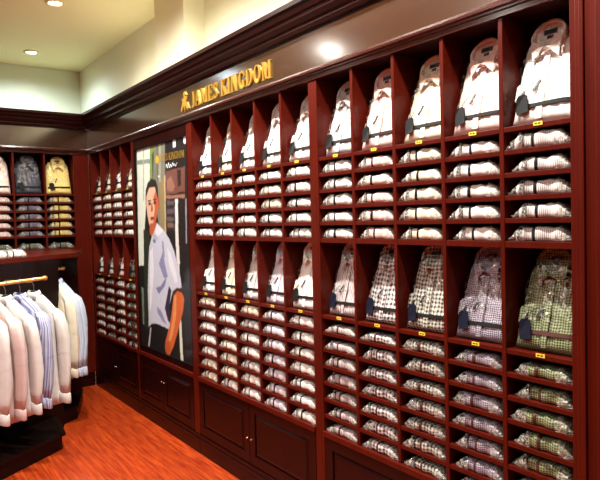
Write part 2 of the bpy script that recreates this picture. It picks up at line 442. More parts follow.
# ------------------------------------------------------------------ lettering
def glyphs():
    """bold serif capitals in a unit-high box: name -> (width, list of closed outlines)"""
    T, t, sf = .17, .075, .055
    def box(a, b, c, d): return [(a, c), (b, c), (b, d), (a, d)]
    def stem(x, w=T, y0=0, y1=1, s=.07): 
        r = [box(x, x + w, y0, y1)]
        if s: r += [box(x - s, x + w + s, y0, y0 + sf), box(x - s, x + w + s, y1 - sf, y1)]
        return r
    def diag(x0, y0, x1, y1, w): return [(x0, y0), (x0 + w, y0), (x1 + w, y1), (x1, y1)]
    def arc(cx, cy, rx, ry, tx, ty, a0, a1, n=12):
        out = []
        for k in range(n):
            p = []
            for a, io in (((a0 + (a1 - a0) * k / n), 0), ((a0 + (a1 - a0) * (k + 1) / n), 0), ((a0 + (a1 - a0) * (k + 1) / n), 1), ((a0 + (a1 - a0) * k / n), 1)):
                a = math.radians(a)
                p.append((cx + (rx - io * tx) * math.cos(a), cy + (ry - io * ty) * math.sin(a)))
            out.append(p)
        return out
    g = {}
    g['J'] = (.44, stem(.2, y0=.1, y1=1, s=0) + [box(.12, .45, 1 - sf, 1)] + arc(.19, .12, .18, .16, .13, .07, 180, 360))
    g['A'] = (.78, [diag(.06, 0, .36, 1, t), [(.60 - .02, 0), (.60 + T, 0), (.46, 1), (.34, 1)], box(.2, .58, .3, .3 + t), box(0, .22, 0, sf), box(.5, .84, 0, sf)])
    g['M'] = (1.02, [box(.1, .1 + t, 0, 1), box(.02, .26, 0, sf), diag(.12, 1, .42, .05, T), diag(.42, .05, .76, 1, t), box(.76, .76 + T, 0, 1), box(.68, 1.0, 0, sf), box(.02, .26, 1 - sf, 1), box(.76, 1.0, 1 - sf, 1)])
    g['E'] = (.66, stem(.08) + [box(.1, .6, 0, sf + .02), box(.1, .58, .93, 1), box(.2, .48, .48, .48 + sf), box(.56, .61, 0, .26), box(.54, .59, .76, 1), box(.44, .48, .38, .62)])
    g['S'] = (.58, arc(.29, .74, .22, .26, .13, .08, 40, 270) + arc(.29, .27, .24, .27, .14, .08, -140, 90) + [diag(.14, .56, .3, .44, .15), box(.45, .5, .72, .98), box(.05, .1, .02, .3)])
    g['K'] = (.80, stem(.08) + [diag(.24, .45, .6, .98, t), [(.30, .52), (.42, .62), (.80, 0), (.58, 0)], box(.5, .76, 1 - sf, 1), box(.5, .86, 0, sf)])
    g['I'] = (.36, stem(.09))
    g['N'] = (.86, [box(.1, .1 + t, 0, 1), box(.02, .26, 0, sf), diag(.06, 1, .62, 0, T), box(.72, .72 + t, 0, 1), box(.64, .88, 1 - sf, 1), box(0, .2, 1 - sf, 1)])
    g['G'] = (.80, arc(.42, .5, .38, .52, .17, .08, 45, 340) + [box(.58, .58 + T * .9, .05, .42), box(.48, .82, .42, .42 + sf), box(.66, .71, .68, .98)])
    g['D'] = (.82, stem(.08) + arc(.3, .5, .46, .5, .17, .07, -90, 90) + [box(.1, .32, 0, .07), box(.1, .32, .93, 1)])
    g['O'] = (.84, arc(.41, .5, .38, .52, .16, .07, 0, 360, 20))
    return g
GL = glyphs()
def write(text, x0, z0, x1, z1, y, depth, mat, parent, off, big_first=1.0, dz=0.0, name='letter'):
    """text set from x0 to x1 between z0 and z1; dz lets the line follow a slope"""
    tot = sum(GL[c][0] + .11 if c != ' ' else .34 for c in text)
    k = (x1 - x0) / tot; x = x0; h = z1 - z0
    for c in text:
        if c == ' ': x += .34 * k; continue
        m = MB(off)
        for i, poly in enumerate(GL[c][1]):
            e = (i % 7) * 0.00006
            m.plate([(x + px * k, z0 + dz * (x - x0) + pz * h) for px, pz in poly], y - depth - e, y)
        m.build(name, mat, parent)
        x += (GL[c][0] + .11) * k

sg = thing('shop_sign', 'raised gold serif lettering with a small crest on the glossy frieze', 'sign', (2.19, 0, 2.42))
so = (2.19, 0, 2.42)
write('JAMES KINGDOM', 2.375, 2.437, 3.375, 2.540, 0.0025, 0.009, GOLD, sg, so)
m = MB(so)
cx, cz = 2.262, 2.492
out = []
for k in range(12):
    r = .058 if k % 2 == 0 else .026
    a = PI / 2 + k * PI / 6
    out.append((cx + r * .95 * math.cos(a), cz + r * 1.15 * math.sin(a)))
m.plate(out, -.007, .0025)
for sx in (-1, 1):
    m.plate([(cx + sx * .010, cz - .02), (cx + sx * .046, cz - .062), (cx + sx * .058, cz - .050), (cx + sx * .03, cz)][::sx], -.008, .0024)
m.plate([(cx - .016, cz + .05), (cx, cz + .078), (cx + .016, cz + .05)], -.0075, .0024)
m.build('crest', GOLD, sg)

# ------------------------------------------------------------------ the poster
POSTER_SHAPES = [
  ((20,13,12), [(-0.083,1.141),(1.146,1.034),(1.028,-0.033),(-0.287,-0.187)]),
  ((226,236,222), [(0.04,1.027),(0.343,1.025),(0.327,0.834),(0.224,0.778),(0.158,0.612),(0.107,0.411),(-0.006,0.408)]),
  ((140,152,142), [(0.028,0.948),(0.331,0.94),(0.328,0.918),(0.024,0.925)]),
  ((170,180,168), [(0.175,0.993),(0.197,0.996),(0.161,0.739),(0.139,0.74)]),
  ((128,146,78), [(0.321,1.017),(0.424,1.02),(0.431,0.927),(0.399,0.841),(0.294,0.825)]),
  ((60,84,40), [(0.354,0.956),(0.398,0.977),(0.393,0.87),(0.349,0.843)]),
  ((122,126,110), [(0.424,1.02),(0.618,1.023),(0.574,0.605),(0.448,0.606),(0.359,0.843)]),
  ((160,160,140), [(0.503,1.018),(0.542,1.02),(0.513,0.803),(0.474,0.804)]),
  ((96,100,88), [(0.454,1.012),(0.482,1.015),(0.467,0.829),(0.439,0.84)]),
  ((146,128,88), [(0.476,0.819),(0.593,0.833),(0.557,0.433),(0.483,0.577)]),
  ((190,170,120), [(0.576,0.848),(0.605,0.846),(0.584,0.539),(0.558,0.557)]),
  ((112,68,58), [(0.616,0.864),(0.952,0.87),(0.939,0.76),(0.602,0.757)]),
  ((44,22,24), [(0.814,0.859),(0.883,0.86),(0.875,0.789),(0.823,0.786)]),
  ((150,100,84), [(0.629,0.822),(0.705,0.837),(0.771,0.788),(0.732,0.766),(0.624,0.775)]),
  ((156,108,86), [(0.602,0.752),(0.938,0.751),(0.936,0.733),(0.6,0.738)]),
  ((92,78,92), [(0.618,0.728),(0.745,0.725),(0.743,0.706),(0.615,0.707)]),
  ((92,78,92), [(0.613,0.69),(0.741,0.688),(0.738,0.669),(0.61,0.669)]),
  ((100,80,86), [(0.608,0.653),(0.736,0.651),(0.734,0.632),(0.605,0.631)]),
  ((120,96,80), [(0.614,0.624),(0.733,0.623),(0.73,0.605),(0.611,0.605)]),
  ((224,222,222), [(0.764,0.733),(0.816,0.732),(0.805,0.564),(0.816,0.44),(0.763,0.439),(0.752,0.563)]),
  ((215,222,205), [(0.778,0.439),(0.806,0.44),(0.806,0.21),(0.823,-0.001),(0.774,-0.002),(0.771,0.208)]),
  ((158,146,160), [(0.94,0.729),(0.962,0.728),(0.944,0.533),(0.929,0.533)]),
  ((214,170,50), [(0.43,0.947),(0.473,0.946),(0.501,0.932),(0.478,0.91),(0.433,0.91),(0.421,0.927)]),
  ((245,245,250), [(0.761,1.0),(0.807,1.0),(0.803,0.964),(0.757,0.966)]),
  ((245,245,250), [(0.943,0.999),(0.98,0.999),(0.976,0.969),(0.94,0.97)]),
  ((245,245,235), [(0.465,0.852),(0.496,0.851),(0.495,0.841),(0.463,0.843)]),
  ((226,232,220), [(0.02,0.618),(0.125,0.618),(0.107,0.411),(0.03,0.409)]),
  ((34,44,28), [(0.127,0.597),(0.26,0.577),(0.171,0.094),(0.083,0.087)]),
  ((112,122,108), [(0.037,0.299),(0.09,0.296),(0.077,0.108),(0.045,0.105)]),
  ((34,22,20), [(0.191,0.754),(0.205,0.794),(0.253,0.827),(0.339,0.844),(0.418,0.83),(0.453,0.795),(0.453,0.737),(0.406,0.738),(0.194,0.719)]),
  ((232,186,156), [(0.213,0.758),(0.28,0.799),(0.394,0.8),(0.437,0.752),(0.459,0.717),(0.426,0.669),(0.38,0.626),(0.316,0.602),(0.257,0.616),(0.222,0.667),(0.204,0.723)]),
  ((198,98,60), [(0.359,0.754),(0.411,0.782),(0.446,0.742),(0.458,0.712),(0.426,0.669),(0.38,0.626),(0.322,0.604),(0.348,0.646),(0.38,0.695)]),
  ((176,84,52), [(0.446,0.742),(0.478,0.741),(0.469,0.703),(0.444,0.693)]),
  ((48,26,22), [(0.24,0.739),(0.312,0.741),(0.311,0.734),(0.239,0.733)]),
  ((48,26,22), [(0.349,0.742),(0.419,0.745),(0.418,0.738),(0.348,0.736)]),
  ((50,30,30), [(0.255,0.727),(0.302,0.728),(0.3,0.715),(0.254,0.715)]),
  ((50,30,30), [(0.36,0.731),(0.405,0.733),(0.403,0.719),(0.358,0.718)]),
  ((168,84,56), [(0.314,0.726),(0.335,0.725),(0.341,0.685),(0.295,0.682)]),
  ((150,40,34), [(0.283,0.655),(0.366,0.658),(0.36,0.643),(0.294,0.639)]),
  ((150,70,46), [(0.262,0.622),(0.379,0.628),(0.317,0.599)]),
  ((190,92,56), [(0.265,0.616),(0.411,0.631),(0.428,0.606),(0.299,0.557),(0.256,0.577)]),
  ((204,208,226), [(0.419,0.626),(0.299,0.557),(0.237,0.506),(0.209,0.424),(0.176,0.28),(0.173,0.104),(0.24,0.125),(0.324,0.132),(0.616,0.123),(0.591,0.224),(0.635,0.274),(0.676,0.309),(0.75,0.329),(0.834,0.331),(0.819,0.376),(0.779,0.425),(0.724,0.494),(0.643,0.549),(0.543,0.591),(0.449,0.616)]),
  ((176,180,206), [(0.409,0.616),(0.486,0.601),(0.441,0.557),(0.378,0.537),(0.32,0.557)]),
  ((230,232,242), [(0.41,0.623),(0.524,0.591),(0.421,0.557),(0.363,0.577)]),
  ((140,142,182), [(0.424,0.43),(0.511,0.49),(0.542,0.433),(0.591,0.372),(0.514,0.364)]),
  ((126,126,168), [(0.348,0.309),(0.45,0.323),(0.573,0.376),(0.528,0.326),(0.405,0.281)]),
  ((142,144,182), [(0.356,0.219),(0.434,0.204),(0.543,0.143),(0.467,0.152),(0.372,0.185)]),
  ((150,150,186), [(0.498,0.538),(0.529,0.538),(0.546,0.462),(0.508,0.466)]),
  ((44,38,60), [(0.514,0.219),(0.604,0.33),(0.649,0.313),(0.604,0.234),(0.619,0.149),(0.565,0.165)]),
  ((234,236,244), [(0.247,0.486),(0.313,0.507),(0.317,0.387),(0.254,0.233),(0.205,0.179)]),
  ((228,230,242), [(0.59,0.51),(0.661,0.483),(0.741,0.401),(0.771,0.356),(0.717,0.349),(0.618,0.435)]),
  ((80,120,150), [(0.318,0.546),(0.359,0.547),(0.378,0.532),(0.336,0.527)]),
  ((16,12,15), [(0.206,0.112),(0.324,0.134),(0.616,0.123),(0.572,0.001),(0.135,-0.007)]),
  ((196,186,200), [(0.202,0.102),(0.228,0.104),(0.176,0.002),(0.146,0.004)]),
  ((204,100,44), [(0.693,0.301),(0.813,0.325),(0.873,0.283),(0.839,0.221),(0.734,0.12),(0.651,0.047),(0.574,0.001),(0.515,0.0),(0.49,0.032),(0.514,0.068),(0.6,0.148),(0.655,0.233)]),
  ((228,148,88), [(0.698,0.287),(0.736,0.298),(0.724,0.204),(0.65,0.104),(0.569,0.049),(0.573,0.078),(0.651,0.171)]),
  ((66,24,14), [(0.682,0.302),(0.75,0.328),(0.834,0.329),(0.825,0.312),(0.748,0.313),(0.699,0.292)]),
  ((186,88,40), [(0.497,0.052),(0.591,0.07),(0.605,0.033),(0.555,-0.006),(0.513,0.0)]),
]

def build_poster():
    X0, X1, Z0, Z1 = 1.2445, 2.2445, .612, 2.262
    NX, NZ = 170, 280
    img = [None] * (NX * NZ)
    for c, poly in POSTER_SHAPES:
        us = [p[0] for p in poly]; vs = [p[1] for p in poly]
        i0 = max(0, int(min(us) * NX) - 1); i1 = min(NX - 1, int(max(us) * NX) + 1)
        j0 = max(0, int(min(vs) * NZ) - 1); j1 = min(NZ - 1, int(max(vs) * NZ) + 1)
        n = len(poly)
        for j in range(j0, j1 + 1):
            v = (j + .5) / NZ
            xs = []
            for k in range(n):
                (ua, va), (ub, vb) = poly[k], poly[(k + 1) % n]
                if (va > v) != (vb > v): xs.append(ua + (v - va) / (vb - va) * (ub - ua))
            xs.sort()
            for a, b in zip(xs[::2], xs[1::2]):
                for i in range(max(i0, math.ceil(a * NX - .5)), min(i1, math.floor(b * NX - .5)) + 1):
                    img[j * NX + i] = c
    img = [srgb(*(c or (20, 12, 10)))[:3] for c in img]
    for _ in range(1):
        img = [tuple((img[max(k - 1, 0)][q] + 2 * img[k][q] + img[min(k + 1, NX * NZ - 1)][q] + img[max(k - NX, 0)][q] + img[min(k + NX, NX * NZ - 1)][q]) / 6 for q in range(3)) for k in range(NX * NZ)]
    t = thing('framed_poster', 'tall glossy poster of a dark-haired person in a light blue short-sleeved shirt', 'poster', (1.7445, .012, .60))
    off = (1.7445, .012, .60)
    m = MB(off)
    m.grid(lambda u, v: (X0 + (X1 - X0) * u, .0145, Z0 + (Z1 - Z0) * v), NX, NZ)
    mat, nt, b = new_mat('printed poster'); L = nt.links.new
    at = nt.nodes.new('ShaderNodeAttribute'); at.attribute_name = 'print'; L(at.outputs['Color'], b.inputs['Base Color'])
    b.inputs['Roughness'].default_value = .5; b.inputs['Coat Weight'].default_value = .3; b.inputs['Coat Roughness'].default_value = .05
    me = m.mesh('picture', mat, 'open')
    at = me.attributes.new('print', 'FLOAT_COLOR', 'FACE')
    vals = []
    rnd = random.Random(2)
    for c in img:
        q = c; k = rnd.uniform(.80, .90)
        vals += [q[0] * k, q[1] * k, q[2] * k, 1]
    at.data.foreach_set('color', vals)
    po = bpy.data.objects.new('picture', me); col.objects.link(po); po.parent = t
    MB(off).box(X0, X1, .0150, .0295, Z0, Z1).build('backing_board', BLACK, t)
    f = MB(off)
    f.box(1.2262, X0, .004, .0295, .601, 2.2712); f.box(X1, 2.2612, .004, .0295, .601, 2.2712)
    f.box(X0, X1, .004, .0295, .601, Z0); f.box(X0, X1, .004, .0295, Z1, 2.2712)
    f.build('frame', BLACK_WOOD, t)
    write('JAMES KINGDOM', 1.73, 2.122, 2.195, 2.176, .0142, .0006, GOLD, t, off, dz=-.02, name='printed_letter')
    s = MB(off)
    pts = []
    for k in range(40):
        u = k / 39
        pts.append((1.87 + .20 * u, .0135, 2.075 + .014 * math.sin(u * 34) * (1.5 - u) - .006 * math.cos(u * 15)))
    s.tube(pts, .0022, 5).build('script_line', PAPER_TAG, t)
build_poster()

# ------------------------------------------------------------------ shirts
WHITE = srgb(236, 232, 226)
SH = dict(
    white=fabric('white shirting', srgb(238, 235, 230)),
    ivory=fabric('ivory shirting', srgb(232, 222, 200)),
    blush=fabric('blush shirting', srgb(236, 212, 204)),
    rose=fabric('rose striped shirting', srgb(240, 220, 214), stripe=srgb(214, 150, 140), period=.006, duty=.3),
    grey=fabric('grey striped shirting', srgb(228, 226, 222), stripe=srgb(150, 148, 150), period=.007, duty=.3),
    lilac=fabric('lilac grey shirting', srgb(226, 222, 228), stripe=srgb(190, 184, 200), period=.005),
    stripe=fabric('grey pink striped shirting', srgb(214, 204, 204), stripe=srgb(120, 104, 108), period=.010, duty=.1),
    gingham=fabric('black gingham', srgb(222, 214, 214), check=srgb(34, 18, 24), period=.022),
    gingham_grey=fabric('charcoal gingham', srgb(200, 196, 184), check=srgb(34, 32, 30), period=.018),
    purple=fabric('purple check', srgb(182, 172, 186), check=srgb(34, 26, 54), period=.0088, duty=.0),
    green=fabric('green check', srgb(146, 156, 108), check=srgb(18, 26, 20), period=.0100, duty=.0),
    navy=fabric('navy shirting', srgb(52, 54, 68)),
    navy_white=fabric('slate shirting', srgb(120, 118, 132), stripe=srgb(70, 70, 86), period=.01),
    yellow=fabric('yellow shirting', srgb(226, 202, 118)),
    olive=fabric('olive grey shirting', srgb(112, 112, 92), check=srgb(50, 52, 44), period=.016),
)

def tall_meshes(seed):
    """a pinned shirt folded to stand upright: body, collar ring, lining, flaps, placket, band, tag and so on; x across, z up, front at -y"""
    rnd = random.Random(seed)
    M = {}
    ph = [rnd.uniform(0, 6.28) for _ in range(6)]
    sk = rnd.uniform(-.006, .006)
    H = .330
    def hw(z):
        if z < .28: return .121 - .012 * (z / .28)
        k = (z - .28) / (H - .28)
        return .109 - .030 * k ** 1.5
    def front(u, v):
        z = H * v; s = 2 * u - 1; e = max(0, 1 - abs(s) ** 5) * max(0, 1 - (abs(2 * v - 1)) ** 14)
        w = .0025 * math.sin(18 * s + 9 * v + ph[0]) + .002 * math.sin(30 * v + 6 * s + ph[1])
        return (s * hw(z) + sk * v, -.004 - (.024 + w) * e ** .5, z)
    m = MB(); m.grid(front, 16, 22)
    m.grid(lambda u, v: ((1 - 2 * u) * hw(H * v) + sk * v, 0.0, H * v), 16, 22)
    n = 17
    # close the rim between front and back grids
    def idx_f(i, j): return j * n + i
    def idx_b(i, j): return 23 * n + j * n + (16 - i)
    for j in range(22):
        m.f.append((idx_f(0, j), idx_f(0, j + 1), idx_b(0, j + 1), idx_b(0, j)))
        m.f.append((idx_f(16, j), idx_b(16, j), idx_b(16, j + 1), idx_f(16, j + 1)))
    for i in range(16):
        m.f.append((idx_f(i, 0), idx_b(i, 0), idx_b(i + 1, 0), idx_f(i + 1, 0)))
        m.f.append((idx_f(i, 22), idx_f(i + 1, 22), idx_b(i + 1, 22), idx_b(i, 22)))
    M['body'] = m.mesh('shirt_body', WHITE_M, True)
    # collar: flared band round the neck opening
    cx, cz, rx, rz = sk, .316, .063, .052
    rings = []
    for k in range(25):
        a = -PI / 2 + 2 * PI * k / 24
        c, s = math.cos(a), math.sin(a)
        w = .0015 * math.sin(3 * a + ph[2])
        back = (s + 1) / 2
        p = []
        for rr, yy in ((.84, -.020), (.86, -.036), (1.0 + w * 8, -.058 + .014 * back), (1.05 + w * 8, -.056 + .014 * back), (1.06, -.044), (1.0, -.010)):
            p.append((cx + rx * rr * c, yy, cz + rz * rr * s + .004 * back))
        rings.append(p)
    M['collar'] = MB().loft(rings, cap=False).mesh('collar', WHITE_M, True)
    m = MB(); m.plate([(cx + rx * .9 * math.cos(2 * PI * k / 20), cz + rz * .9 * math.sin(2 * PI * k / 20)) for k in range(20)], -.0345, -.006)
    M['lining'] = m.mesh('lining', WHITE_M, False)
    m = MB(); m.box(cx - .026, cx + .026, -.0365, -.0346, cz + .006, cz + .024); m.box(cx - .011, cx + .013, -.0365, -.0346, cz - .010, cz + .002)
    M['label'] = m.mesh('neck_label', BLACK)
    for sgn, key in ((-1, 'fl'), (1, 'fr')):
        def flap(u, v, sgn=sgn):
            a = Vector((cx + sgn * .003, -.056, .266)); b = Vector((cx + sgn * .060, -.052, .300))
            c = Vector((cx + sgn * (.050), -.042, .226))
            top = a.lerp(b, u); bot = a.lerp(c, .25 + .75 * u) if u < 1 else c
            p = top.lerp(bot, v)
            return (p.x, p.y - .004 * math.sin(PI * v), p.z)
        m = MB(); m.grid(flap, 6, 5)
        k = len(m.v); back = [(x, y + .004, z) for x, y, z in m.v]
        fb = [tuple(reversed([i + k for i in f])) for f in m.f]
        m.v += back; m.f += fb
        M[key] = m.mesh('collar_flap', WHITE_M, True)
    def fy(x, z):
        s = (x - sk * z / H) / hw(z); e = max(0, 1 - abs(s) ** 5) * max(0, 1 - abs(2 * z / H - 1) ** 14)
        return -.004 - .0262 * e ** .5
    def strip(pts, w0, w1, th, name, mat):
        """a thin strip laid along points (x,z) over the front"""
        m = MB(); rg = []
        for (x, z) in pts:
            y = fy(x, z)
            rg.append([(x + w0, y - .0005, z + w1), (x + w0, y - th, z + w1), (x - w0, y - th, z - w1), (x - w0, y - .0005, z - w1)])
        return m.loft(rg).mesh(name, mat)
    M['placket'] = strip([(cx, .010 + .022 * k) for k in range(12)], .012, 0, .0035, 'placket', WHITE_M)
    zb = .058
    M['band'] = strip([(-.108 + .216 * k / 14, zb + .004 * (k / 14)) for k in range(15)], 0, .0075, .0048, 'paper_band', BAND)
    m = MB()
    y = -.040
    ang = .22; ca, sa = math.cos(ang), math.sin(ang)
    def rot(px, pz, ox, oz): return (ox + px * ca - pz * sa, oz + px * sa + pz * ca)
    ox, oz = -.062, .030
    m.plate([rot(a, b, ox, oz) for a, b in ((-.022, 0), (.022, 0), (.022, .062), (.012, .074), (-.012, .074), (-.022, .062))], y - .003, y)
    M['tag'] = m.mesh('hang_tag', TAG_GREY)
    m = MB(); m.tube([(-.075, y + .002, .10), (-.060, y - .002, .125), (-.035, y + .004, .150)], .0012, 5)
    m.plate([(-.040, .112), (-.033, .110), (-.012, .150), (-.019, .154)], -.0385, -.034)
    M['pin'] = m.mesh('tag_string', BLACK)
    m = MB(); m.plate([(-.108, .085), (-.078, .125), (-.100, .150), (-.108, .140)], -.033, -.020)
    M['cuff'] = m.mesh('folded_cuff', WHITE_M)
    m = MB()
    for zz in (.238, .185, .128):
        pass
    m.loft([[(r * math.cos(2 * PI * k / 10), yy, r * math.sin(2 * PI * k / 10)) for k in range(10)] for r, yy in ((.0052, 0), (.0052, -.002), (.003, -.0028))])
    M['button'] = m.mesh('button', BUTTON, True)
    jz = {}
    def bag(u, v):
        s = 2 * u - 1; z = .10 + .275 * v
        w = .118 if z < .24 else .118 - .040 * ((z - .24) / .135)
        key = (round(u * 14), round(v * 16))
        if key not in jz: jz[key] = rnd.uniform(-.004, .004)
        y = -.056 + .044 * abs(s) ** 4 + jz[key]
        return (s * w + sk, y, z)
    m = MB(); m.grid(bag, 14, 16); m.grid(lambda u, v: (bag(1 - u, v)[0], bag(1 - u, v)[1] + .0012, bag(1 - u, v)[2]), 14, 16)
    M['bag'] = m.mesh('plastic_bag', FILM_THIN, 'open')
    M['_fy'] = fy; M['_cx'] = cx
    return M
WHITE_M = SH['white']
TALL = [tall_meshes(s) for s in range(4)]

def tall_shirt(x, y, z, lean, mat, label, var, group, tagmat=None, bandmat=None, rotz=0, parent_rot=None, buttons=True, cuff=False, wscale=1.0, label_on=True):
    M = TALL[var % 4]
    t = thing('display_shirt', label, 'shirt', (x, y, z), (-lean, 0, rotz), group)
    t.rotation_mode = 'XYZ'
    t.scale = (wscale, 1, 1)
    b = part('shirt_body', M['body'], t, mat)
    part('placket', M['placket'], b, mat)
    part('collar', M['collar'], t, mat); part('collar_lining', M['lining'], t, mat)
    part('collar_flap', M['fl'], t, mat); part('collar_flap', M['fr'], t, mat)
    if label_on: part('neck_label', M['label'], t)
    part('paper_band', M['band'], t, bandmat or BAND)
    part('hang_tag', M['tag'], t, tagmat or TAG_GREY)
    part('tag_string', M['pin'], t)
    part('plastic_bag', M['bag'], t)
    if cuff: part('folded_cuff', M['cuff'], t, mat)
    if buttons:
        for zz in (.205, .130):
            part('button', M['button'], t, None, (M['_cx'], M['_fy'](M['_cx'], zz) - .0036, zz))
    return t

def fold_meshes(seed):
    """a bagged shirt lying flat, its folded edge to the front: x across, y into the shelf"""
    rnd = random.Random(100 + seed)
    ph = [rnd.uniform(0, 6.28) for _ in range(6)]
    M = {}
    hp = rnd.uniform(.046, .053)
    lw = rnd.uniform(.74, .86)          # where the left taper ends
    def h(s):
        a = 1.0
        if s < -lw + .14: a = .34 + .66 * ((s + 1) / (1.14 - lw)) ** .8
        if s > .70: a = 1 - .62 * ((s - .70) / .30) ** 1.3
        return hp * a * (1 + .05 * math.sin(7 * s + ph[0]) + .03 * math.sin(17 * s + ph[1]))
    N = 30; D = .235
    def ring(s, grow=0.0, x=None):
        H = h(s) + grow; xx = s * .106 if x is None else x
        yb = .004 * math.sin(9 * s + ph[2])
        sag = .004 * math.cos(s * 1.4)
        prof = [(.006, .0), (.0, H * .10), (-.002, H * .3), (-.002, H * .6), (.001, H * .88), (.010, H * .985), (.05, H * 1.0), (.12, H * (.97 + .03 * math.sin(5 * s + ph[3]))), (D - .03, H * .9), (D, H * .55), (D, 0)]
        if grow: prof = [(yy - (grow if i < 6 else 0), zz) for i, (yy, zz) in enumerate(prof)]
        return [(xx, yy + yb * (1 - i / 10), zz + (.0 if zz == 0 else sag * .5 * zz / hp)) for i, (yy, zz) in enumerate(prof)]
    M['body'] = MB().loft([ring(-.80 + 1.76 * k / N) for k in range(N + 1)]).mesh('shirt_body', WHITE_M, True)
    s0 = rnd.uniform(-.24, -.06)
    M['band'] = MB().loft([ring(s0 + .12 * k / 4, .0016) for k in range(5)]).mesh('paper_band', BAND, True)
    s1 = -lw + rnd.uniform(.0, .12)
    M['tag'] = MB().loft([[(x, y, z) for x, y, z in ring(s1 + .16 * k / 4, .0014)[1:7]] + [(s1 * .106 + .016 * k / 4 * 1.06, .02, h(s1) * .5)] for k in range(5)]).mesh('hang_tag', TAG_GREY, False)
    # crumpled film at both ends
    def film(xa, xb, sa, sb):
        rg = []
        for k in range(9):
            u = k / 8
            x = xa + (xb - xa) * u
            s = max(-1, min(1, x / .106))
            out = max(0, (abs(x) - .100) / .024)
            H = (h(s) + .004) * (1 - .7 * min(1, out))
            j = lambda q=.0035: rnd.uniform(-q, q)
            rg.append([(x + j(.002), -.004 + j(.002) + .02 * out, .001), (x + j(), -.008 + j() + .015 * out, H * .35 + j()), (x + j(), -.005 + j() + .012 * out, H * .75 + j()), (x + j(), .008 + j(), H + .002 + j()), (x + j(), .030 + j(), H * 1.06 + j()), (x, .08 + j(), H * 1.03 + j()), (x, .18 + j(), H * .93), (x, .22, .001)])
        return MB().loft(rg)
    M['film_l'] = film(-.052, -.1235, 0, 0).mesh('plastic_bag_end', FILM, False)
    M['film_r'] = film(.062, .1225, 0, 0).mesh('plastic_bag_end', FILM, False)
    return M
FOLD = [fold_meshes(s) for s in range(7)]
def folded_shirt(x, y, z, mat, label, var, group, band=None, rotz=0, scale=1.0, full=True, zs=None):
    M = FOLD[var % 7]
    t = thing('folded_shirt', label, 'shirt', (x, y, z), (0, 0, rotz), group)
    t.scale = (scale, 1, zs if zs else min(1.0, scale))
    b = part('shirt_body', M['body'], t, mat)
    if full:
        part('paper_band', M['band'], t, band or BAND)
        part('hang_tag', M['tag'], t)
        part('plastic_bag_end', M['film_l'], t); part('plastic_bag_end', M['film_r'], t)
    return t

ORD = ['first', 'second', 'third', 'fourth', 'fifth', 'sixth', 'seventh']
rng = random.Random(11)
TICKET = MB().box(-.016, .016, -.001, .0, 0, .0125)
TICKET.box(-.010, -.006, -.0016, -.001, .003, .009); 
def ticket_mesh():
    return MB().box(-.017, .017, -.0015, 0, 0, .013).mesh('price_ticket', YELLOW)
TK = ticket_mesh()
TKD = MB().box(-.012, -.003, -.0018, -.0015, .004, .009).box(.001, .010, -.0018, -.0015, .004, .009).mesh('print', BLACK)
def ticket(x, z, label, rotz=0, y=.0035):
    t = thing('price_ticket', label, 'price ticket', (x, y, z), (0, 0, rotz), 'yellow price tickets on the shelf edges')
    part('card', TK, t); part('print', TKD, t)
    return t

